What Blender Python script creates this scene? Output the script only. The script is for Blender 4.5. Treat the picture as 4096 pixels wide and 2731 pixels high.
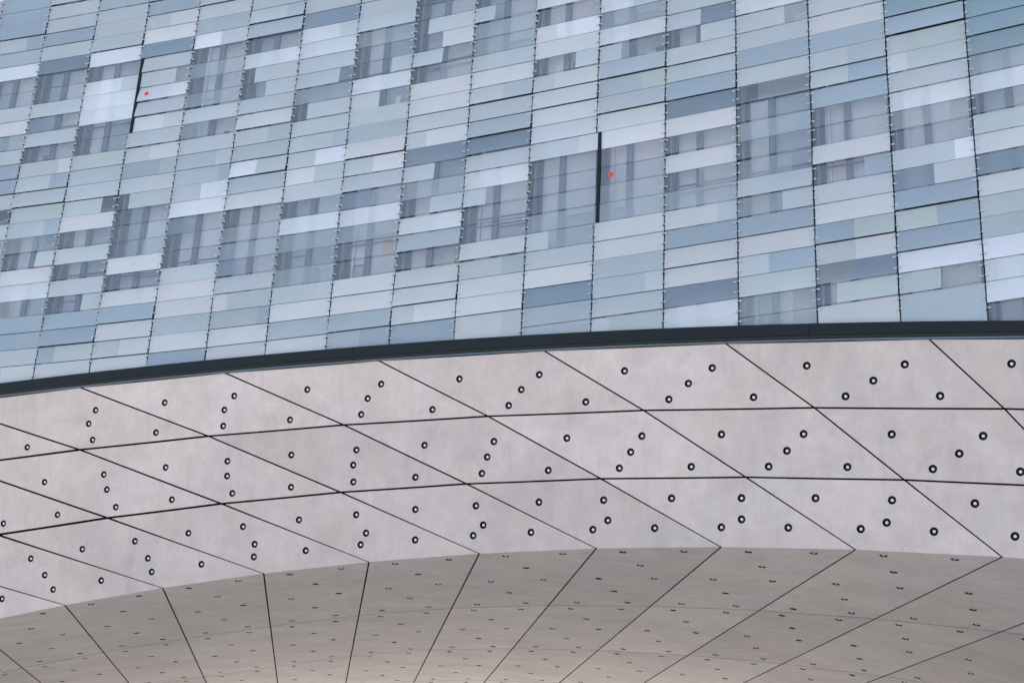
import bpy, bmesh, math, random
from mathutils import Vector, Matrix

random.seed(7)
R = math.radians
scene = bpy.context.scene
for o in list(bpy.data.objects):
    bpy.data.objects.remove(o)
COL = scene.collection

# ------------------------------------------------------------------ camera
CAM_H = 1.6
F_PX, PITCH, ROLL = 6077.26, 0.390048, 0.0514957        # focal length in 4096-wide pixels, radians
cd = bpy.data.cameras.new('camera')
cam = bpy.data.objects.new('camera', cd)
COL.objects.link(cam)
cd.sensor_fit = 'HORIZONTAL'
cd.sensor_width = 36.0
cd.lens = 36.0 * F_PX / 4096.0
cd.clip_start = 0.1
cd.clip_end = 2000.0
fw = Vector((0, math.cos(PITCH), math.sin(PITCH)))
u0 = Vector((0, -math.sin(PITCH), math.cos(PITCH)))
r0 = Vector((1, 0, 0))
rr = r0 * math.cos(ROLL) + u0 * math.sin(ROLL)
uu = -r0 * math.sin(ROLL) + u0 * math.cos(ROLL)
cam.matrix_world = Matrix(((rr.x, uu.x, -fw.x, 0), (rr.y, uu.y, -fw.y, 0),
                           (rr.z, uu.z, -fw.z, CAM_H), (0, 0, 0, 1)))
scene.camera = cam

# ------------------------------------------------------------------ sky, sun, exposure
SUN_EL, SUN_AZ = R(48), R(323)          # azimuth clockwise from +Y, soft light from beyond the building, to the left
world = bpy.data.worlds.new('World')
scene.world = world
world.use_nodes = True
wn = world.node_tree
bg = wn.nodes['Background']
sky = wn.nodes.new('ShaderNodeTexSky')
sky.sky_type = 'NISHITA'
sky.sun_disc = False
sky.sun_elevation = SUN_EL
sky.sun_rotation = SUN_AZ
sky.altitude = 50
sky.air_density = 1.0
sky.dust_density = 1.5
sky.ozone_density = 1.0
wn.links.new(sky.outputs[0], bg.inputs[0])
bg.inputs[1].default_value = 0.057
sd = bpy.data.lights.new('sun', 'SUN')
sd.energy = 1.5
sd.angle = R(40)
sd.color = (1.0, 0.96, 0.92)
sun = bpy.data.objects.new('sun', sd)
COL.objects.link(sun)
sdir = Vector((math.sin(SUN_AZ) * math.cos(SUN_EL), math.cos(SUN_AZ) * math.cos(SUN_EL), math.sin(SUN_EL)))
sun.rotation_euler = (-sdir).to_track_quat('-Z', 'Y').to_euler()
scene.view_settings.view_transform = 'Standard'
scene.view_settings.look = 'None'
scene.view_settings.gamma = 1.0
scene.view_settings.use_curve_mapping = False
scene.view_settings.exposure = 2.30
scene.cycles.transparent_max_bounces = 10
scene.cycles.max_bounces = 6

# ------------------------------------------------------------------ helpers
def srgb(r, g, b):
    def f(v):
        v /= 255.0
        return v / 12.92 if v <= 0.04045 else ((v + 0.055) / 1.055) ** 2.4
    return (f(r), f(g), f(b), 1.0)

def link_obj(name, mesh, parent=None):
    o = bpy.data.objects.new(name, mesh)
    COL.objects.link(o)
    if parent is not None:
        o.parent = parent
    return o

def mesh_from(name, verts, faces, mats, mi=None, smooth=False):
    m = bpy.data.meshes.new(name)
    m.from_pydata([tuple(v) for v in verts], [], faces)
    for a in mats:
        m.materials.append(a)
    if mi:
        for p, i in zip(m.polygons, mi):
            p.material_index = i
    if smooth:
        for p in m.polygons:
            p.use_smooth = True
    m.update()
    return m

BOXF = [(0, 3, 2, 1), (4, 5, 6, 7), (0, 1, 5, 4), (1, 2, 6, 5), (2, 3, 7, 6), (3, 0, 4, 7)]

class MB:
    """collects boxes given by eight corners into one mesh"""
    def __init__(self):
        self.v, self.f, self.mi = [], [], []
    def hexa(self, pts, mi=0):
        n = len(self.v)
        self.v += [Vector(p) for p in pts]
        self.f += [tuple(n + i for i in q) for q in BOXF]
        self.mi += [mi] * 6
    def build(self, name, mats, parent=None):
        m = mesh_from(name, self.v, self.f, mats, self.mi)
        bm = bmesh.new(); bm.from_mesh(m)
        bmesh.ops.recalc_face_normals(bm, faces=bm.faces)
        bm.to_mesh(m); bm.free()
        return link_obj(name, m, parent)

# ------------------------------------------------------------------ the curved plan of the facade
W_COL, H_ROW, Z_ROW0 = 1.4360054, 0.4, 15.7245049 + CAM_H
D0, X0, A0, KAP = 27.4464927, -1.1328795, 1.9996744, 0.00777955714
RAD = 1.0 / KAP
CX = X0 + RAD * math.sin(A0 + math.pi / 2)
CY = D0 + RAD * math.cos(A0 + math.pi / 2)

def plan(s, t, z):
    """s metres along the facade, t metres behind the glass line, z height above the ground"""
    a = A0 + KAP * s - math.pi / 2
    return Vector((CX + (RAD + t) * math.sin(a), CY + (RAD + t) * math.cos(a), z))
def tangent(s):
    a = A0 + KAP * s
    return Vector((math.sin(a), math.cos(a), 0))
def inward(s):
    a = A0 + KAP * s - math.pi / 2
    return Vector((math.sin(a), math.cos(a), 0))
def col_s(c):
    return (c - 8) * W_COL
def row_z(k):
    return Z_ROW0 - k * H_ROW
def poly(c, x):
    r = 0.0
    for a in c:
        r = r * x + a
    return r
def band_top(s):
    return CAM_H + poly((-1.64e-05, -4.49684e-03, -5.53369e-02, 11.2153272), s)
def band_bot(s):
    return CAM_H + poly((7.703e-06, -4.320145e-03, -5.7306e-02, 10.9378387), s)

def pixel(p):
    d = p - Vector((0, 0, CAM_H))
    zc = d.dot(fw)
    return (2048 + F_PX * d.dot(rr) / zc, 1365.5 - F_PX * d.dot(uu) / zc)
def clip_area(pts):
    """visible area in photo pixels of a polygon"""
    for ax, lim, sg in ((0, 0, 1), (0, 4096, -1), (1, 0, 1), (1, 2731, -1)):
        out = []
        for i in range(len(pts)):
            a, b = pts[i], pts[(i + 1) % len(pts)]
            da, db = sg * (a[ax] - lim), sg * (b[ax] - lim)
            if da >= 0: out.append(a)
            if (da >= 0) != (db >= 0):
                q = da / (da - db)
                out.append((a[0] + (b[0] - a[0]) * q, a[1] + (b[1] - a[1]) * q))
        pts = out
        if not pts: return 0.0
    return abs(sum(pts[i][0] * pts[(i + 1) % len(pts)][1] - pts[(i + 1) % len(pts)][0] * pts[i][1] for i in range(len(pts)))) / 2

# ------------------------------------------------------------------ materials
def nodes_of(m):
    m.use_nodes = True
    nt = m.node_tree
    return nt, nt.nodes, nt.links

def noise(nt, scale, detail=4, rough=0.55, vec=None):
    n = nt.nodes.new('ShaderNodeTexNoise')
    n.inputs['Scale'].default_value = scale
    n.inputs['Detail'].default_value = detail
    n.inputs['Roughness'].default_value = rough
    if vec is not None:
        nt.links.new(vec, n.inputs['Vector'])
    return n.outputs['Fac']
def maprange(nt, val, a, b, c, d):
    n = nt.nodes.new('ShaderNodeMapRange')
    for i, x in enumerate((a, b, c, d)):
        n.inputs[i + 1].default_value = x
    nt.links.new(val, n.inputs[0])
    return n.outputs[0]
def mul(nt, a, b):
    n = nt.nodes.new('ShaderNodeMath'); n.operation = 'MULTIPLY'
    for i, x in enumerate((a, b)):
        if isinstance(x, (int, float)): n.inputs[i].default_value = x
        else: nt.links.new(x, n.inputs[i])
    return n.outputs[0]
def scale_col(nt, col, fac):
    n = nt.nodes.new('ShaderNodeVectorMath'); n.operation = 'SCALE'
    if isinstance(col, tuple): n.inputs[0].default_value = col[:3]
    else: nt.links.new(col, n.inputs[0])
    nt.links.new(fac, n.inputs['Scale'])
    return n.outputs[0]

def plain(name, col, rough=0.6, metal=0.0, var=0.0, spec=0.5):
    m = bpy.data.materials.new(name)
    nt, N, L = nodes_of(m)
    b = N['Principled BSDF']
    b.inputs['Base Color'].default_value = col
    b.inputs['Roughness'].default_value = rough
    b.inputs['Metallic'].default_value = metal
    b.inputs['Specular IOR Level'].default_value = spec
    if var:
        g = N.new('ShaderNodeNewGeometry')
        f = maprange(nt, noise(nt, 9.0, 5, 0.6, g.outputs['Position']), 0.3, 0.7, 1 - var, 1 + var)
        oi = N.new('ShaderNodeObjectInfo')
        f = mul(nt, f, maprange(nt, oi.outputs['Random'], 0, 1, 1 - var * .5, 1 + var * .5))
        L.new(scale_col(nt, col, f), b.inputs['Base Color'])
    return m

def frit(name, col, cov, rough=0.12, stripe=0.0):
    """glass with a printed frit (on glass_clear a painted reflection veil) of the given coverage; the rest of the pane is clear"""
    m = bpy.data.materials.new(name)
    nt, N, L = nodes_of(m)
    b = N['Principled BSDF']
    out = N['Material Output']
    g = N.new('ShaderNodeNewGeometry')
    oi = N.new('ShaderNodeObjectInfo')
    pos = g.outputs['Position']
    f = maprange(nt, noise(nt, 150.0, 2, 0.6, pos), 0.25, 0.75, 0.90, 1.10)
    f = mul(nt, f, maprange(nt, noise(nt, 1.3, 3, 0.5, pos), 0.3, 0.7, 0.965, 1.035))
    f = mul(nt, f, maprange(nt, oi.outputs['Random'], 0, 1, 0.93, 1.06))
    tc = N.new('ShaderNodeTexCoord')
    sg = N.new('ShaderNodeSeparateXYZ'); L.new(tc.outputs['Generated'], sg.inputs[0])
    f = mul(nt, f, maprange(nt, sg.outputs['Z'], 0, 1, 1.035, 0.955))  # darker top from the pane's translucency, painted into the base colour
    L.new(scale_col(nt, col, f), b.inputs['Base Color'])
    b.inputs['Roughness'].default_value = rough
    tl = N.new('ShaderNodeBsdfTranslucent')
    tl.inputs[0].default_value = tuple(min(.34, c_ * .55) for c_ in col[:3]) + (1,)
    ad = N.new('ShaderNodeAddShader')
    L.new(b.outputs[0], ad.inputs[0]); L.new(tl.outputs[0], ad.inputs[1])
    tr = N.new('ShaderNodeBsdfTransparent')
    tr.inputs[0].default_value = (0.90, 0.94, 0.97, 1)
    gl = N.new('ShaderNodeBsdfGlossy')
    gl.inputs['Roughness'].default_value = 0.04
    fr = N.new('ShaderNodeFresnel'); fr.inputs[0].default_value = 1.45
    mx = N.new('ShaderNodeMixShader')
    L.new(fr.outputs[0], mx.inputs[0]); L.new(tr.outputs[0], mx.inputs[1]); L.new(gl.outputs[0], mx.inputs[2])
    m2 = N.new('ShaderNodeMixShader')
    if stripe:
        sx = N.new('ShaderNodeSeparateXYZ'); L.new(pos, sx.inputs[0])
        sn = N.new('ShaderNodeMath'); sn.operation = 'SINE'
        L.new(mul(nt, sx.outputs['Z'], 2 * math.pi / 0.0246), sn.inputs[0])
        L.new(maprange(nt, sn.outputs[0], -0.6, 0.6, max(0, cov - stripe), min(1, cov + stripe)), m2.inputs[0])
    else:
        m2.inputs[0].default_value = cov
    L.new(mx.outputs[0], m2.inputs[1]); L.new(ad.outputs[0], m2.inputs[2])
    L.new(m2.outputs[0], out.inputs[0])
    return m

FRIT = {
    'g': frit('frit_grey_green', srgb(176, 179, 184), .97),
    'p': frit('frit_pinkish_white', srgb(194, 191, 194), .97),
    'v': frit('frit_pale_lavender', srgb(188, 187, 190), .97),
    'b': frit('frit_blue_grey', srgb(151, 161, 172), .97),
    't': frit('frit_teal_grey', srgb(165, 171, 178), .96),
    'T': frit('frit_teal_dark_reflection', srgb(132, 148, 158), .96),  # dark reflection on the upper right panes, painted as a darker teal
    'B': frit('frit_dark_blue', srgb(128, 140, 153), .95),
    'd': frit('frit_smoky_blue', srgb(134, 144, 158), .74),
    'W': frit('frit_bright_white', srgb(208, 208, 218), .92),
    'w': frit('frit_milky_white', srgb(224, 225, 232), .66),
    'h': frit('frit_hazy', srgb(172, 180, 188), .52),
    'c': frit('glass_clear', srgb(184, 189, 200), .25),  # no print here: the coverage paints in a haze of reflection
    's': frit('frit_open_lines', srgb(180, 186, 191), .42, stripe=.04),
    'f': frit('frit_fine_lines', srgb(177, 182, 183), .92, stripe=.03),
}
M_EDGE = plain('glass_edge', srgb(124, 140, 152), .3)
mb_ = bpy.data.materials.new('glass_back')
nt, N, L = nodes_of(mb_)
N.remove(N['Principled BSDF'])
tr = N.new('ShaderNodeBsdfTransparent'); tr.inputs[0].default_value = (.97, .985, .99, 1)
L.new(tr.outputs[0], N['Material Output'].inputs[0])
M_BACK = mb_

def concrete(name, col, vsc, streak):
    m = bpy.data.materials.new(name)
    nt, N, L = nodes_of(m)
    b = N['Principled BSDF']
    g = N.new('ShaderNodeNewGeometry')
    oi = N.new('ShaderNodeObjectInfo')
    pos = g.outputs['Position']
    mp = N.new('ShaderNodeMapping'); mp.inputs['Scale'].default_value = vsc
    L.new(pos, mp.inputs[0])
    v = mp.outputs[0]
    f = maprange(nt, noise(nt, 0.75, 5, 0.62, v), 0.3, 0.7, 0.90, 1.08)
    f = mul(nt, f, maprange(nt, noise(nt, 3.2, 6, 0.68, v), 0.28, 0.72, 0.91, 1.07))
    f = mul(nt, f, maprange(nt, noise(nt, 70.0, 3, 0.7, pos), 0.25, 0.75, 0.92, 1.08))
    f = mul(nt, f, maprange(nt, noise(nt, 11.0, 6, 0.75, v), 0.3, 0.7, 0.955, 1.04))
    # faint rain streaks running down the face
    mz = N.new('ShaderNodeMapping'); mz.inputs['Scale'].default_value = streak
    L.new(pos, mz.inputs[0])
    f = mul(nt, f, maprange(nt, noise(nt, 1.0, 4, 0.6, mz.outputs[0]), 0.55, 0.80, 1.0, 0.89))
    # sparse darker damp stains with edges of their own
    f = mul(nt, f, maprange(nt, noise(nt, 1.15, 7, 0.7, v), 0.60, 0.74, 1.0, 0.86))
    f = mul(nt, f, maprange(nt, oi.outputs['Random'], 0, 1, 0.90, 1.05))
    hue = N.new('ShaderNodeMix'); hue.data_type = 'RGBA'
    L.new(maprange(nt, noise(nt, 0.9, 3, 0.5, pos), 0.35, 0.65, 0, 1), hue.inputs['Factor'])
    hue.inputs['A'].default_value = (col[0] * 1.006, col[1] * .995, col[2] * .985, 1)
    hue.inputs['B'].default_value = (col[0] * .992, col[1] * 1.0, col[2] * 1.02, 1)
    L.new(scale_col(nt, hue.outputs['Result'], f), b.inputs['Base Color'])
    b.inputs['Roughness'].default_value = 0.85
    b.inputs['Specular IOR Level'].default_value = 0.25
    bp = N.new('ShaderNodeBump')
    bp.inputs['Strength'].default_value = 0.25
    bp.inputs['Distance'].default_value = 0.004
    L.new(noise(nt, 60.0, 5, 0.65, pos), bp.inputs['Height'])
    L.new(bp.outputs[0], b.inputs['Normal'])
    return m
M_CONC = concrete('pale_concrete', srgb(207, 189, 185), (1, 1, 1), (5, 5, .28))
M_SOFF = concrete('pale_concrete_ceiling', srgb(207, 189, 185), (0.8, 1.25, 1.0), (.5, 3.2, 1))

M_BAND = plain('charcoal_metal', srgb(27, 31, 34), .6, var=.06, spec=.25)
M_LIP = plain('black_metal_lip', srgb(14, 16, 16), .6)
M_FLASH = plain('zinc_flashing', srgb(120, 134, 150), .4, .6)
M_DARK = plain('black_cavity', (.006, .006, .008, 1), .9, spec=.1)
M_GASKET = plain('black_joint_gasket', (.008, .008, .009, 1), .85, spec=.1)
M_POST = plain('navy_steel_post', srgb(22, 27, 33), .6, spec=.25)
M_RUBBER = plain('black_rubber_cup', srgb(30, 35, 38), .7, spec=.2)
M_PIN = plain('pale_anchor_pin', srgb(214, 206, 208), .6)
M_CLAMP = plain('pale_steel_clamp', srgb(205, 210, 216), .35, .3)
M_KNOT = plain('dark_clamp_core', srgb(22, 28, 38), .5)
M_RED = plain('red_disc', srgb(232, 62, 44), .5)
M_SPANDREL = plain('dark_spandrel', srgb(40, 46, 58), .7)
M_FRAME = plain('grey_blue_frame', srgb(112, 122, 144), .5)
M_BLIND = plain('pinkish_blind', srgb(228, 215, 219), .7, var=.05)
M_BLIND2 = plain('grey_blind', srgb(186, 186, 196), .7, var=.05)
M_RAIL = plain('grey_rail', srgb(90, 100, 126), .5)
M_PAPER = plain('orange_paper', srgb(232, 200, 166), .8)
M_CURT = plain('pinkish_paper', srgb(224, 176, 170), .8)

# ------------------------------------------------------------------ ground
def pavement_material():
    m = bpy.data.materials.new('stone_paving')
    nt, N, L = nodes_of(m)
    b = N['Principled BSDF']
    g = N.new('ShaderNodeNewGeometry')
    br = N.new('ShaderNodeTexBrick')
    br.inputs['Scale'].default_value = 1.0
    br.inputs['Brick Width'].default_value = 0.9
    br.inputs['Row Height'].default_value = 0.6
    br.inputs['Mortar Size'].default_value = 0.006
    br.inputs['Color1'].default_value = (.63, .65, .57, 1)
    br.inputs['Color2'].default_value = (.58, .60, .52, 1)
    br.inputs['Mortar'].default_value = (.22, .21, .20, 1)
    L.new(g.outputs['Position'], br.inputs['Vector'])
    f = maprange(nt, noise(nt, 0.6, 6, 0.6, g.outputs['Position']), 0.3, 0.7, .9, 1.1)
    L.new(scale_col(nt, br.outputs['Color'], f), b.inputs['Base Color'])
    b.inputs['Roughness'].default_value = .85
    return m
gm = mesh_from('pavement', [(-600, -600, 0), (600, -600, 0), (600, 600, 0), (-600, 600, 0)], [(0, 1, 2, 3)], [pavement_material()])
ground = link_obj('pavement', gm)
ground['kind'] = 'structure'
ground['label'] = 'pale stone paving of the square below the arch'

# ------------------------------------------------------------------ the building
bld = bpy.data.objects.new('office_building', None)
COL.objects.link(bld)
bld['label'] = 'curved office building with printed glass shingles above a pale concrete arch'
bld['category'] = 'building'

C_MIN, C_MAX, K_MIN = -5, 20, -19
S_MIN, S_MAX = col_s(C_MIN), col_s(C_MAX)

# ---- catalogue of the glass: column -> first row, codes. "g72c" = left 72 % g, rest c
CAT = {
 -1: (-15, "b b b g65b t W c c g p h g b b g c g c c g w c b b g"),
  0: (-15, "g g g b g d c c70h g d50c g c g75p g65b g f t70b s75c c65f p w s35c b b g g40v g"),
  1: (-14, "t g30g g75g g W c w68g w w c c f t g f72c p c f c g c65g b b b30f v"),
  2: (-14, "g b g47p p B g g72c w g v60g g g47v b70t g c22f c c65h c60h p c v75p b v f47v v"),
  3: (-13, "g g t W50g c h c h g h48c g t72g t80b g52W W d48c c70h c g p p t v b"),
  4: (-12, "g g68t t c w c22g c45g g p g60t f W47g t v c s h d35c g p25f t80b v p"),
  5: (-11, "g B w67g w g g76c h c25g f f75t g48W p50f g c65h w h c h f75g p t v"),
  6: (-11, "g g g s48h c c65g w g48c f75g t p f48p g d50h w h c c p p t t52b b"),
  7: (-10, "c c c22g c48v g50c c48s p p v g33p d g50c h c48g v50w t c v p g35p b b"),
  8: (-9, "c g33c h h f38g p v53g g t d g w g35c c c v g65t v p v70g v70g"),
  9: (-8, "w c v33w p c65g g33v v v w g73v c c c27s h g33h g p B t t"),
 10: (-7, "w50g h w50p g33c t t65f g v p c c s h v p t t75g g v25f"),
 11: (-6, "g g50d c50g g f33g b d p c v c48s h v73g b v p d w w"),
 12: (-5, "w g68c g35g b g c30s c h c s73c g h60g b p g40b f s70c s70c"),
 13: (-4, "g p b g50t f50b b c c48s p c66b g v b50f g50p s50d c25f v v"),
 14: (-3, "T b g25f w25f g w s75c c g77W d50g b f50b b W f50c t t"),
 15: (-3, "T T T T h w c f v d v f t W w W c c"),
}
POOL = list("gggppvvbbttfchw")
def code_for(c, k):
    if c in CAT:
        k0, s = CAT[c]
        s = s.split()
        if 0 <= k - k0 < len(s):
            return s[k - k0]
    return random.choice(POOL)

POST_GAPS = {2: range(-9, -4), 10: range(1, 6)}      # wide dark slots beside the fire-access panels

def t_offsets():
    return random.choice((-.012, -.004, 0.0, .006, .012)), random.choice((-.05, -.032, -.018, -.01, -.004, .0, .0, .004, .006))

panels = []          # (area, geometry)
for c in range(C_MIN, C_MAX):
    s0, s1 = col_s(c), col_s(c + 1)
    k = K_MIN
    while True:
        zt = row_z(k)
        if zt < min(band_top(s0), band_top(s1)) - .02:
            break
        zb = row_z(k + 1)
        lowest = max(band_top(s0), band_top(s1))
        k_next = k + 1
        rem = zb - .5 * (band_top(s0) + band_top(s1))
        cut = False
        if rem < .62 * H_ROW:             # the last pane runs down behind the edge band
            cut = True
        a = s0 + .013
        b = s1 - .013
        if c in POST_GAPS and k in POST_GAPS[c]: a = s0 + .112
        if (c + 1) in POST_GAPS and k in POST_GAPS[c + 1]: b = s1 + .034
        tt, tb = t_offsets()
        ztop = zt - .0065
        if cut:
            zl, zr = band_top(a) - .05, band_top(b) - .05
            tb = min(tb, -.0)
        else:
            zl = zr = zb + .0065
        panels.append(dict(c=c, k=k, a=a, b=b, zt=ztop, zl=zl, zr=zr, tt=tt, tb=tb, code=code_for(c, k)))
        if cut:
            break
        k += 1
for p in panels:
    q = [plan(p['a'], 0, p['zt']), plan(p['b'], 0, p['zt']), plan(p['b'], 0, p['zr']), plan(p['a'], 0, p['zl'])]
    p['area'] = clip_area([pixel(x) for x in q])
order = sorted(panels, key=lambda p: -p['area'])
for p in panels:
    if (p['c'], p['k']) in ((2, -7), (10, 3)): p['area'] += 1e9
order = sorted(panels, key=lambda p: -p['area'])
single = set(id(p) for p in order[:300])

TH = .012
TYPES = list(FRIT)
MI = {t: i for i, t in enumerate(TYPES)}
def split_code(code):
    l = code[0]
    if len(code) == 1: return l, 1.0, l
    return l, int(code[1:3]) / 100.0, code[3]

def panel_geo(p):
    """front face in one or two printed zones, back, rim"""
    l, fr, r = split_code(p['code'])
    us = [0.0, 1.0] if fr >= .999 else [0.0, fr, 1.0]
    V, Fc, Mx = [], [], []
    for back in (0, 1):
        for u in us:
            s = p['a'] + (p['b'] - p['a']) * u
            zl = p['zl'] + (p['zr'] - p['zl']) * u
            frac = min(1.5, (p['zt'] - zl) / H_ROW)
            V.append(plan(s, p['tt'] + back * TH, p['zt']))
            V.append(plan(s, p['tb'] * min(1, frac) + back * TH, zl))
    n = len(us)
    for i in range(n - 1):
        Fc.append((2 * i, 2 * i + 1, 2 * i + 3, 2 * i + 2)); Mx.append(0 if i == 0 else 1)
        o = 2 * n
        Fc.append((o + 2 * i, o + 2 * i + 2, o + 2 * i + 3, o + 2 * i + 1)); Mx.append(3)
        Fc.append((2 * i, 2 * i + 2, o + 2 * i + 2, o + 2 * i)); Mx.append(2)
        Fc.append((2 * i + 1, o + 2 * i + 1, o + 2 * i + 3, 2 * i + 3)); Mx.append(2)
    o = 2 * n
    e = 2 * (n - 1)
    Fc.append((0, o, o + 1, 1)); Mx.append(2)
    Fc.append((e, e + 1, o + e + 1, o + e)); Mx.append(2)
    return V, Fc, Mx, l, r

restV, restF, restM = [], [], []
allm = [FRIT[t] for t in TYPES] + [M_EDGE, M_BACK]
RED = {(2, -7): .175, (10, 3): .16}
for p in panels:
    V, Fc, Mx, l, r = panel_geo(p)
    if id(p) in single:
        org = plan(.5 * (p['a'] + p['b']), 0, p['zt'])
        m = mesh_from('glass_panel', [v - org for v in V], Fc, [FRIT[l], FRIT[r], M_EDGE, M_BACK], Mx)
        o = link_obj('glass_panel', m, bld)
        o.location = org
        key = (p['c'], p['k'])
        if key in RED:
            s = p['a'] + RED[key] * (p['b'] - p['a'])
            zc = .5 * (p['zt'] + p['zl'])
            tc = .5 * (p['tt'] + p['tb']) - .002
            ctr = plan(s, tc, zc)
            tx, nn = tangent(s), -inward(s)
            tilt = (p['tb'] - p['tt']) / (p['zl'] - p['zt'])
            uz = (Vector((0, 0, 1)) + inward(s) * tilt).normalized()
            nn = tx.cross(uz); 
            if nn.dot(-inward(s)) < 0: nn = -nn
            dv, n = [], 20
            for d in (0.0, .004):
                for i in range(n):
                    an = 2 * math.pi * i / n
                    dv.append(tx * (.056 * math.cos(an)) + uz * (.056 * math.sin(an)) + nn * d)
            df = [tuple(range(n, 2 * n))] + [(i, (i + 1) % n, n + (i + 1) % n, n + i) for i in range(n)]
            dm = mesh_from('red_marker_disc', dv, df, [M_RED])
            d = link_obj('red_marker_disc', dm, o)
            d.location = ctr - org
            d['label'] = 'small red disc on a glass panel beside a dark slot'
    else:
        n = len(restV)
        restV += V
        restF += [tuple(n + i for i in q) for q in Fc]
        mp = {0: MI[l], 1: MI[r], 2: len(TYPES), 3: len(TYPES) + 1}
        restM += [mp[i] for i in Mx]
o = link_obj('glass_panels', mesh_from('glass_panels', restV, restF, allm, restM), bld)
o['kind'] = 'stuff'

# ---- steel posts behind every vertical joint, with the small clamps that hold the glass
def sbox(mb, s0, s1, t0, t1, z0, z1, mi=0, seg=1):
    """box in facade coordinates"""
    for i in range(seg):
        a = s0 + (s1 - s0) * i / seg
        b = s0 + (s1 - s0) * (i + 1) / seg
        mb.hexa([plan(a, t0, z0), plan(b, t0, z0), plan(b, t1, z0), plan(a, t1, z0),
                 plan(a, t0, z1), plan(b, t0, z1), plan(b, t1, z1), plan(a, t1, z1)], mi)

Z_TOP = row_z(K_MIN)
posts = {}
for c in range(C_MIN, C_MAX + 1):
    s = col_s(c)
    mb = MB()
    zb = band_top(s) - .05
    sbox(mb, s - .026, s + .026, .07, .16, zb, Z_TOP)
    posts[c] = mb.build('mullion_post', [M_POST], bld)
    if c in POST_GAPS:
        mb = MB()
        ks = POST_GAPS[c]
        sbox(mb, s + .041, s + .105, -.03, .068, row_z(ks[-1] + 1) + .004, row_z(ks[0]) - .004)
        o = mb.build('slot_post', [M_POST], bld)
        o['label'] = 'wide dark steel post showing in a slot between glass panels'

def clamp_mesh():
    mb = MB()
    def bar(x0, x1, y0, y1, h0, h1, z0, mi):
        mb.hexa([(x0, y0, z0 - h0), (x1, y0, z0 - h1), (x1, y1, z0 - h1), (x0, y1, z0 - h0),
                 (x0, y0, z0 + h0), (x1, y0, z0 + h1), (x1, y1, z0 + h1), (x0, y1, z0 + h0)], mi)
    bar(.010, .070, .002, .024, .006, .0095, .006, 0)
    bar(-.070, -.010, .002, .024, .0095, .006, -.004, 0)
    bar(-.010, .010, -.07, .012, .010, .010, 0, 1)
    m = mesh_from('glass_clamp', mb.v, mb.f, [M_CLAMP, M_KNOT], mb.mi)
    bm = bmesh.new(); bm.from_mesh(m); bmesh.ops.recalc_face_normals(bm, faces=bm.faces); bm.to_mesh(m); bm.free()
    return m
CLAMP = clamp_mesh()
spots = []
for c in range(C_MIN + 1, C_MAX):
    s = col_s(c)
    for k in range(K_MIN, 40):
        for fr in (.22, .72):
            z = row_z(k + fr)
            if z < band_top(s) + .08: continue
            if c in POST_GAPS and k in POST_GAPS[c]: continue
            s_ = s
            P = plan(s_, -.03, z)
            px = pixel(P)
            vis = 0 <= px[0] <= 4096 and 0 <= px[1] <= 2731
            spots.append((0 if vis else 1, (P - Vector((0, 0, CAM_H))).length, c, s_, z, P, vis))
spots.sort(key=lambda q: (q[0], q[1]))
cv, cf, cm = [], [], []
for n_, (_, _, c, s, z, P, vis) in enumerate(spots):
    tx, nn = tangent(s), -inward(s)
    M = Matrix(((tx.x, nn.x, 0, P.x), (tx.y, nn.y, 0, P.y), (0, 0, 1, P.z), (0, 0, 0, 1)))
    M = M @ Matrix.Translation((random.uniform(-.004, .004), 0, random.uniform(-.01, .01))) @ Matrix.Rotation(random.uniform(-.06, .06), 4, 'Y')
    if n_ < 300:
        o = link_obj('glass_clamp', CLAMP, posts[c])
        o.matrix_local = M
    else:
        n = len(cv)
        cv += [M @ v.co for v in CLAMP.vertices]
        cf += [tuple(n + i for i in p.vertices) for p in CLAMP.polygons]
        cm += [p.material_index for p in CLAMP.polygons]
o = link_obj('glass_clamps', mesh_from('glass_clamps', cv, cf, [M_CLAMP, M_KNOT], cm), bld)
o['kind'] = 'stuff'

# ---- inner wall with windows, seen through the clear panes
T_IN = .36
def zones():
    z = []
    for n in range(-2, 3):
        z.append((-9.75 + 10 * n, -3.1 + 10 * n))
    return z
wallmb = MB()
NSEG = (C_MAX - C_MIN) * 1
for i in range(NSEG):
    a, b = S_MIN + (S_MAX - S_MIN) * i / NSEG, S_MIN + (S_MAX - S_MIN) * (i + 1) / NSEG
    sbox(wallmb, a, b, T_IN + .06, T_IN + .30, min(band_top(a), band_top(b)) - .1, Z_TOP)
wallmb.build('inner_wall', [M_SPANDREL], bld)

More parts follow.
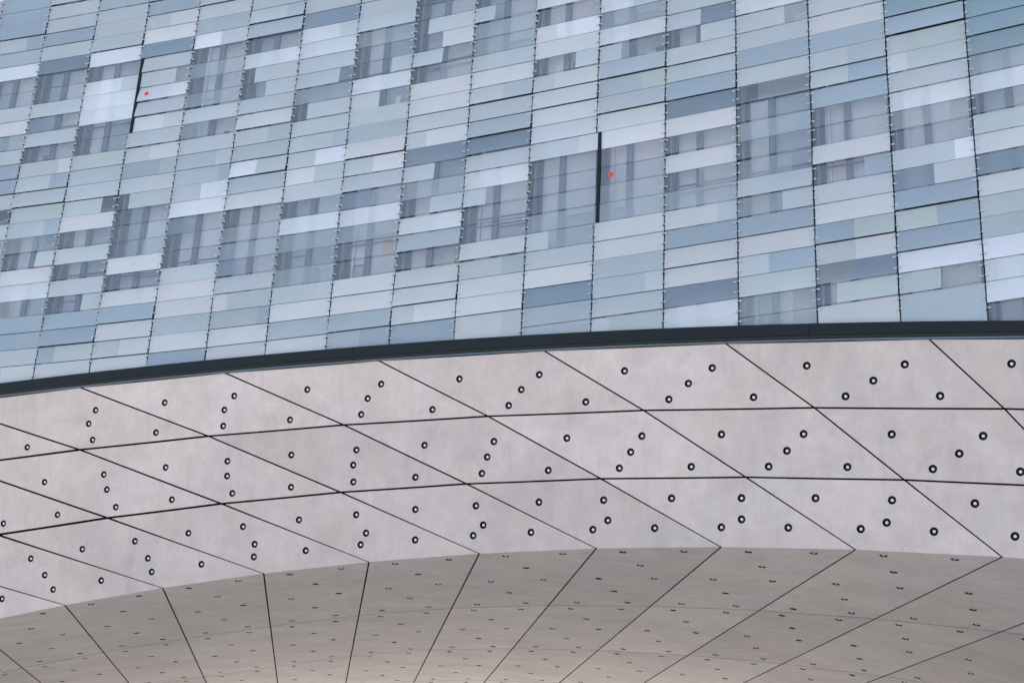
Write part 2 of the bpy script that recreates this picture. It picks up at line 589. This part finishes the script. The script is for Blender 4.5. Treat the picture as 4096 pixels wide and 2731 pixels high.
def window(c, ka, kb):
    sa, sb = col_s(c) + .10, col_s(c + 1) - .06
    z1, z0 = row_z(ka), row_z(kb)
    zlow = min(band_top(col_s(c)), band_top(col_s(c + 1))) - .02
    z0 = max(z0, zlow)
    if z1 - z0 < .25 or z0 > Z_TOP - .3: return
    z1 = min(z1, Z_TOP - .02)
    smid = col_s(c) + .37 * W_COL
    fr = MB()
    for s in (sa, sb - .05):
        sbox(fr, s, s + .05, T_IN - .05, T_IN + .055, z0, z1)
    sbox(fr, smid, smid + .115, T_IN - .075, T_IN + .055, z0 + .0, z1 - .0)
    sbox(fr, smid + .03, smid + .045, T_IN - .085, T_IN - .075, z0, z1)
    for za, zb_, t0 in ((z0, z0 + .055, -.04), (z1 - .055, z1, -.04)):
        sbox(fr, sa + .05, smid, T_IN + t0, T_IN + .055, za, zb_)
        sbox(fr, smid + .115, sb - .05, T_IN + t0, T_IN + .055, za, zb_)
    w = fr.build('window', [M_FRAME], bld)
    # two panes with blinds drawn to different heights
    for (a, b) in ((sa + .05, smid), (smid + .115, sb - .05)):
        drop = random.choice((1.0, .86, .7, .55, 1.0))
        zm = z1 - .055 - (z1 - z0 - .11) * drop
        pm = MB()
        sbox(pm, a, b, T_IN + .02, T_IN + .03, max(zm, z0 + .055), z1 - .055, 0)
        q = pm.build('blind', [M_BLIND if random.random() < .75 else M_BLIND2], w)
        if zm > z0 + .1:
            pm = MB()
            sbox(pm, a, b, T_IN + .03, T_IN + .042, z0 + .055, zm, 0)
            pm.build('pane', [M_BLIND2], w)
            rb = MB()
            sbox(rb, a, b, T_IN + .008, T_IN + .019, zm - .012, zm + .012, 0)
            rb.build('blind_rail', [M_FRAME], w)
    return w

wins = {}
for c in range(C_MIN, C_MAX):
    for zi, (ka, kb) in enumerate(zones()):
        w = window(c, ka, kb)
        if w is not None:
            wins[c, zi] = w
    # deep dark post with cable lines beside each window
    s = col_s(c)
    mb = MB()
    zlow = band_top(s) - .04
    sbox(mb, s - .055, s + .095, .20, T_IN + .055, zlow, Z_TOP)
    for x, ww in ((-.066, .008), (.10, .016), (.135, .010)):
        sbox(mb, s + x, s + x + ww, .27, .30, zlow, Z_TOP, 1)
    wp = mb.build('window_post', [M_FRAME, M_RAIL], bld)
    mb = MB()
    sbox(mb, s + .055, s + .063, .18, .188, zlow, Z_TOP)
    mb.build('cable', [M_CLAMP], wp)
    # guard rails before the lower half of the windows
    for n in range(-1, 2):
        for kk in (-5.55 + 10 * n, -5.15 + 10 * n):
            z = row_z(kk)
            if z < max(band_top(s), band_top(col_s(c + 1))) + .1 or z > Z_TOP - .1: continue
            if (c * 7 + n * 3) % 5 in (1, 3): continue
            mb = MB()
            sbox(mb, s + .105, s + W_COL - .075, .24, .262, z - .014, z + .014)
            mb.build('guard_rail', [M_RAIL], bld)

def paper(c, zi, u, k, w_, h_, mat, name):
    if (c, zi) not in wins: return
    s = col_s(c) + u * W_COL
    if row_z(k) - h_ < band_top(s) + .05: return
    mb = MB()
    sbox(mb, s, s + w_, T_IN + .004, T_IN + .007, row_z(k) - h_, row_z(k))
    mb.build(name, [mat], wins[c, zi])
M_OFFICE = [plain('white_paper', srgb(236, 232, 234), .8), plain('beige_board', srgb(214, 198, 184), .8), plain('slate_board', srgb(112, 120, 138), .8)]
prng = random.Random(21)
for (c_, zi_) in sorted(wins):
    ka_, kb_ = zones()[zi_]
    for _ in range(prng.choice((0, 1, 1, 2))):
        h_ = prng.uniform(.12, .42)
        paper(c_, zi_, prng.choice((.14, .22, .50, .62, .74)), kb_ - .2 - h_ / H_ROW, prng.uniform(.10, .30), h_, prng.choice(M_OFFICE), 'paper_sheet')
for c_, zi_ in ((10, 3), (8, 3), (12, 4), (14, 3), (6, 3), (3, 2), (13, 3)):
    if (c_, zi_) in wins:
        ka_, kb_ = zones()[zi_]
        mb = MB()
        s_ = col_s(c_) + .155 * W_COL
        zlo = max(row_z(kb_) + .06, max(band_top(col_s(c_)), band_top(col_s(c_ + 1))))
        sbox(mb, s_, s_ + .035, T_IN - .045, T_IN - .01, zlo, row_z(ka_) - .06)
        mb.build('white_pole', [M_OFFICE[0]], wins[c_, zi_])
paper(6, 3, .62, 4.55, .26, .36, M_PAPER, 'paper_sheet')
paper(10, 2, .78, -3.72, .2, .24, M_CURT, 'paper_sheet')

# ---- the dark band along the lower edge of the glass, in segments, and the flashing beneath
cuts = [S_MIN, -13.0, -2.2, 7.05, 16.2, S_MAX]
def strip(prof, sa, sb, n, name, mats, mids, parent):
    """sweep a closed profile [(t, z function)] along s"""
    V, Fc, Mx = [], [], []
    m = len(prof)
    for i in range(n + 1):
        s = sa + (sb - sa) * i / n
        for t, zf in prof:
            V.append(plan(s, t, zf(s)))
    for i in range(n):
        for j in range(m):
            a, b = i * m + j, i * m + (j + 1) % m
            Fc.append((a, b, b + m, a + m)); Mx.append(mids[j])
    Fc.append(tuple(range(m))); Mx.append(mids[0])
    Fc.append(tuple(n * m + j for j in reversed(range(m)))); Mx.append(mids[0])
    me = mesh_from(name, V, Fc, mats, Mx)
    bm = bmesh.new(); bm.from_mesh(me); bmesh.ops.recalc_face_normals(bm, faces=bm.faces); bm.to_mesh(me); bm.free()
    return link_obj(name, me, parent)
for i in range(len(cuts) - 1):
    a, b = cuts[i] + .004, cuts[i + 1] - .004
    n = max(4, int((b - a) / .6))
    prof = [(-.10, band_top), (-.10, lambda s: band_bot(s) + .055), (-.082, lambda s: band_bot(s) + .050),
            (-.078, lambda s: band_bot(s) + .004), (.10, lambda s: band_bot(s) + .004), (.10, lambda s: band_top(s) - .03), (-.02, band_top)]
    o = strip(prof, a, b, n, 'edge_band', [M_BAND, M_LIP], [0, 1, 1, 1, 0, 0, 0], bld)
    o['label'] = 'charcoal metal edge band between glass and concrete'
    prof = [(-.045, lambda s: band_bot(s) + .001), (-.045, lambda s: band_bot(s) - .022), (.06, lambda s: band_bot(s) - .022), (.06, lambda s: band_bot(s) + .001)]
    strip(prof, a, b, n, 'flashing_strip', [M_FLASH], [0, 0, 0, 0], bld)

# ---- the concrete arch: three leaning rows on the front, then the vault running back under the building
TILT, T_F = .20, 0.0
ROWS_S = [(3.56612, -26.58809), (3.14771, -21.32271), (2.73473, -16.18613), (2.35091, -11.30199)]
ROWS_Z = [None, (-4.8372e-03, -4.6660e-02, 9.72328), (-6.08378e-03, -2.85008e-02, 8.465118), (-7.39685e-03, -3.67e-04, 7.154372)]
def node(i, j):
    s = ROWS_S[j][0] * i + ROWS_S[j][1]
    z = band_bot(s) - .026 if j == 0 else CAM_H + poly(ROWS_Z[j], s)
    return s, z
def fpoint(s, z):
    return plan(s, T_F + TILT * (band_bot(s) - z), z)
AX = Vector((-0.10944026, 0.99340103, 0.03431058))     # direction of the vault's long joints
def seam(i, n):
    x = min(1.0, max(0.0, (5.2 - i) / 3.2))
    e = .76 * x * x * (3 - 2 * x)
    return n * (5.80 + e) + (.36 * (n - 1) if n else 0)

ANCH_F = [[(.262, .37), (.756, .368), (.505, .588), (.256, .84), (.75, .834)],
          [(.256, .377), (.75, .377), (.515, .606), (.258, .847), (.752, .841)],
          [(.264, .318), (.756, .318), (.516, .596), (.268, .738), (.758, .733)]]
ANCH_S = [(.25, .06), (.745, .06), (.505, .268), (.252, .486), (.745, .486), (.505, .712), (.25, .932), (.745, .932)]
R_HOLE, NH = .071, 14

def patch(V, Fc, quad, pfun, holes, edges_n=6):
    """fill a quad (corner parameters 00,10,11,01) with round holes, mapped to 3D by pfun"""
    bm = bmesh.new()
    es = []
    def loop(pts):
        vs = [bm.verts.new((x, y, 0)) for x, y in pts]
        for i in range(len(vs)):
            es.append(bm.edges.new((vs[i], vs[(i + 1) % len(vs)])))
        return vs
    outer = []
    for i in range(4):
        a, b = quad[i], quad[(i + 1) % 4]
        n = edges_n if i in (0, 2) else 3
        for k_ in range(n):
            q = k_ / n
            outer.append((a[0] + (b[0] - a[0]) * q, a[1] + (b[1] - a[1]) * q))
    loop(outer)
    frames = []
    for (u, v) in holes:
        P = pfun(u, v)
        e = 1e-3
        du = (pfun(u + e, v) - pfun(u - e, v)) / (2 * e)
        dv = (pfun(u, v + e) - pfun(u, v - e)) / (2 * e)
        ex = du.normalized()
        nz = du.cross(dv).normalized()
        ey = nz.cross(ex)
        b0, b1 = dv.dot(ex), dv.dot(ey)
        a0 = du.length
        pts = []
        for i in range(NH):
            an = 2 * math.pi * i / NH
            x, y = R_HOLE * math.cos(an), R_HOLE * math.sin(an)
            vv = y / b1
            pts.append((u + (x - vv * b0) / a0, v + vv))
        loop(pts)
        frames.append((P, ex, ey, nz))
    bmesh.ops.triangle_fill(bm, use_beauty=True, use_dissolve=False, edges=es, normal=(0, 0, 1))
    bm.verts.index_update()
    n0 = len(V)
    for v in bm.verts:
        V.append(pfun(v.co.x, v.co.y))
    for f in bm.faces:
        Fc.append(tuple(n0 + v.index for v in f.verts))
    bm.free()
    return [pfun(*p) for p in outer], frames

def rim(V, Fc, pts, depth):
    n0 = len(V)
    for p in pts: V.append(p)
    for p in pts: V.append(p + depth)
    n = len(pts)
    for i in range(n):
        Fc.append((n0 + i, n0 + (i + 1) % n, n0 + n + (i + 1) % n, n0 + n + i))

def anchor_mesh(pin_depth):
    V, Fc, Mx = [], [], []
    def ring(r, z, n):
        b = len(V)
        for i in range(n):
            an = 2 * math.pi * i / n
            V.append((r * math.cos(an), r * math.sin(an), z))
        return b
    n = NH
    a = ring(R_HOLE + .001, .0015, n); b = ring(R_HOLE - .006, .0015, n); d = ring(R_HOLE - .008, -.055, n)
    for i in range(n):
        j = (i + 1) % n
        Fc.append((a + i, a + j, b + j, b + i)); Mx.append(0)
        Fc.append((b + i, b + j, d + j, d + i)); Mx.append(0)
    Fc.append(tuple(d + i for i in range(n))); Mx.append(0)
    m = 10
    e = ring(.0262, -.054, m); g = ring(.0262, -pin_depth, m)
    for i in range(m):
        j = (i + 1) % m
        Fc.append((e + i, e + j, g + j, g + i)); Mx.append(1)
    Fc.append(tuple(g + i for i in range(m))); Mx.append(1)
    me = mesh_from('anchor', V, Fc, [M_RUBBER, M_PIN], Mx)
    return me
ANCHORS = [anchor_mesh(.008), anchor_mesh(.002), anchor_mesh(.005), anchor_mesh(.011), anchor_mesh(.022)]
SOFF_ANCHORS = [ANCHORS[i] for i in (1, 1, 1, 2, 2, 3, 3, 4)]

def put_anchors(frames, panel, origin, outward, meshes):
    for P, ex, ey, nz in frames:
        if nz.dot(outward) < 0: nz = -nz; ey = -ey
        M = Matrix(((ex.x, ey.x, nz.x, P.x - origin.x), (ex.y, ey.y, nz.y, P.y - origin.y), (ex.z, ey.z, nz.z, P.z - origin.z), (0, 0, 0, 1)))
        o = link_obj('anchor', random.choice(meshes), panel)
        o.matrix_local = M @ Matrix.Rotation(random.uniform(0, 6.28), 4, 'Z')

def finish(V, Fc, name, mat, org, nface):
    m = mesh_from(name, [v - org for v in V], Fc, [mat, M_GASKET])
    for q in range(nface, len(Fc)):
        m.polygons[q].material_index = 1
    o = link_obj(name, m, bld)
    o.location = org
    return o

def orient(V, Fc, start, outward):
    for i in range(start, len(Fc)):
        a, b, c = (V[q] for q in Fc[i][:3])
        if (b - a).cross(c - a).dot(outward) < 0:
            Fc[i] = tuple(reversed(Fc[i]))

I0, I1 = -1, 12
GJ, GZ = .0150, .018           # half joint widths, along s and in height
for j in range(3):
    for i in range(I0, I1):
        n00, n10, n01, n11 = node(i, j), node(i + 1, j), node(i, j + 1), node(i + 1, j + 1)
        if max(n10[0], n11[0]) < -17 or min(n00[0], n01[0]) > 16.5: continue
        gt = 0.0 if j == 0 else GZ
        gb = GZ if j < 2 else 0.0
        def pf(u, v, n00=n00, n10=n10, n01=n01, n11=n11):
            s = (1 - u) * (1 - v) * n00[0] + u * (1 - v) * n10[0] + (1 - u) * v * n01[0] + u * v * n11[0]
            z = (1 - u) * (1 - v) * n00[1] + u * (1 - v) * n10[1] + (1 - u) * v * n01[1] + u * v * n11[1]
            return fpoint(s, z)
        wt, wb, hh = n10[0] - n00[0], n11[0] - n01[0], n00[1] - n01[1]
        def inset(q, w_):
            d_s, d_z = node(q, j + 1)[0] - node(q, j)[0], node(q, j)[1] - node(q, j + 1)[1]
            return GJ * math.hypot(d_s, d_z) / d_z / w_
        utl, utr, ubl, ubr = inset(i, wt), inset(i + 1, wt), inset(i, wb), inset(i + 1, wb)
        if j == 2: ubl = ubr = .0175 / wb
        vt, vb = gt / hh, 1 - gb / hh
        quad = [(utl, vt), (1 - utr, vt), (1 - ubr, vb), (ubl, vb)]
        V, Fc = [], []
        sm = .25 * (n00[0] + n10[0] + n01[0] + n11[0])
        outw = (-inward(sm) - Vector((0, 0, TILT))).normalized()
        org = pf(.5, .5)
        di = min(6, max(-1, i - (2 if j == 2 else 5)))
        kt, kb = (.012, .0125) if j == 2 else (.006, .007)
        an = [(u_, v_ + (kt * (3 - di) if n_ < 2 else kb * (3 - di) if n_ > 2 else 0)) for n_, (u_, v_) in enumerate(ANCH_F[j])] if j == 2 else \
             [(u_, v_ + (kt * (1.5 - di) if n_ < 2 else kb * (1.5 - di) if n_ > 2 else 0)) for n_, (u_, v_) in enumerate(ANCH_F[j])]
        if (i, j) == (4, 0): an = an[1:]
        outer, fr = patch(V, Fc, quad, pf, an)
        orient(V, Fc, 0, outw)
        # random small set-back keeps neighbouring panels from being perfectly flush
        setb = -outw * random.uniform(0, .007) if j < 2 else Vector((0, 0, 0))
        V = [v + setb for v in V]; outer = [p + setb for p in outer]
        fr = [(P + setb, a, b, c) for P, a, b, c in fr]
        if j < 2:
            nface = len(Fc)
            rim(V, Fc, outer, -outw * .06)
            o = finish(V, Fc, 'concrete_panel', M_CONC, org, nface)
            put_anchors(fr, o, org, outw, ANCHORS[:1])
        else:
            # this panel bends over the crease and goes on as the first panel of the vault
            P0, P1 = fpoint(*n01), fpoint(*n11)
            def ps(u, v, P0=P0, P1=P1, i=i):
                return P0.lerp(P1, u) + AX * (seam(i + u, 1) * v)
            vs = 1 - .013 / 5.8
            us = ubl
            V2, F2 = [], []
            outer2, fr2 = patch(V2, F2, [(us, 0), (1 - us, 0), (1 - us, vs), (us, vs)], ps, ANCH_S)
            dn = (P1 - P0).cross(AX).normalized()
            if dn.z > 0: dn = -dn
            orient(V2, F2, 0, dn)
            mid = len(Fc)
            n0 = len(V)
            V += V2
            Fc += [tuple(n0 + q for q in f) for f in F2]
            nf = len(outer)
            back = -outw * .06
            # rims of the leaning face (top and sides) and of the vault face (sides and far end)
            def open_rim(pts, depth):
                b = len(V)
                for p in pts: V.append(p)
                for p in pts: V.append(p + depth)
                for q in range(len(pts) - 1):
                    Fc.append((b + q, b + q + 1, b + len(pts) + q + 1, b + len(pts) + q))
            # outer order: 0..5 top, 6..8 right, 9..14 bottom, 15..17 left
            open_rim(outer[15:] + outer[:10], back)
            # vault: 0..5 crease, 6..8 right, 9..14 far, 15..17 left
            open_rim(outer2[6:] + outer2[:1], -dn * .06)
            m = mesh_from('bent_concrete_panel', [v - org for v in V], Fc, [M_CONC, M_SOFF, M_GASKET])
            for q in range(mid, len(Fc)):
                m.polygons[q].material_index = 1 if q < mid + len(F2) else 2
            o = link_obj('bent_concrete_panel', m, bld)
            o.location = org
            put_anchors(fr, o, org, outw, ANCHORS[:1])
            put_anchors(fr2, o, org, dn, SOFF_ANCHORS)
            # further vault panels
            for n in range(1, 4):
                def pn(u, v, P0=P0, P1=P1, i=i, n=n):
                    return P0.lerp(P1, u) + AX * (seam(i + u, n) * (1 - v) + seam(i + u, n + 1) * v)
                Vn, Fn = [], []
                ve = .013 / 5.8
                hs = ANCH_S if n < 4 else []
                on, frn = patch(Vn, Fn, [(us, ve), (1 - us, ve), (1 - us, 1 - ve), (us, 1 - ve)], pn, hs)
                orient(Vn, Fn, 0, dn)
                nface = len(Fn)
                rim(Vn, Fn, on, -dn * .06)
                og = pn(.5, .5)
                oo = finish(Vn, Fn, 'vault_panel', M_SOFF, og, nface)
                put_anchors(frn, oo, og, dn, SOFF_ANCHORS)

# dark lining behind the joints
V, Fc = [], []
js = [0, 1, 2, 3]
for i in range(I0, I1 + 1):
    for j in js:
        s, z = node(i, j)
        outw = (-inward(s) - Vector((0, 0, TILT))).normalized()
        if j == 3:
            V.append(fpoint(s, z) - outw * .13 + Vector((0, 0, .13)))
        else:
            V.append(fpoint(s, z + (.2 if j == 0 else 0)) - outw * .13)
for i in range(I1 - I0):
    for j in range(3):
        a = i * 4 + j
        Fc.append((a, a + 1, a + 5, a + 4))
base = len(V)
for i in range(I0, I1 + 1):
    s, z = node(i, 3)
    P = V[(i - I0) * 4 + 3]
    V.append(P.copy()); V.append(P + AX * 24.6)
for i in range(I1 - I0):
    a = base + 2 * i
    Fc.append((a, a + 1, a + 3, a + 2))
m = mesh_from('arch_lining', V, Fc, [M_DARK])
link_obj('arch_lining', m, bld)

# the vault comes down to the ground on both sides, outside the picture
for side in (-1, 1):
    ids = list(range(I0, I0 - 11, -1)) if side < 0 else list(range(I1, I1 + 9))
    V, Fc = [], []
    for q in ids:
        s, z = node(q, 3)
        P = plan(s, T_F + TILT * 3.6, z)
        if q in (I0, I1): P = fpoint(s, z)
        V.append(P); V.append(P + AX * 24.4)
    for q in range(len(ids) - 1):
        Fc.append((2 * q, 2 * q + 1, 2 * q + 3, 2 * q + 2))
    o = link_obj('vault_abutment', mesh_from('vault_abutment', V, Fc, [M_SOFF]), bld)
    o['label'] = 'curved concrete side of the vault coming down to the ground'
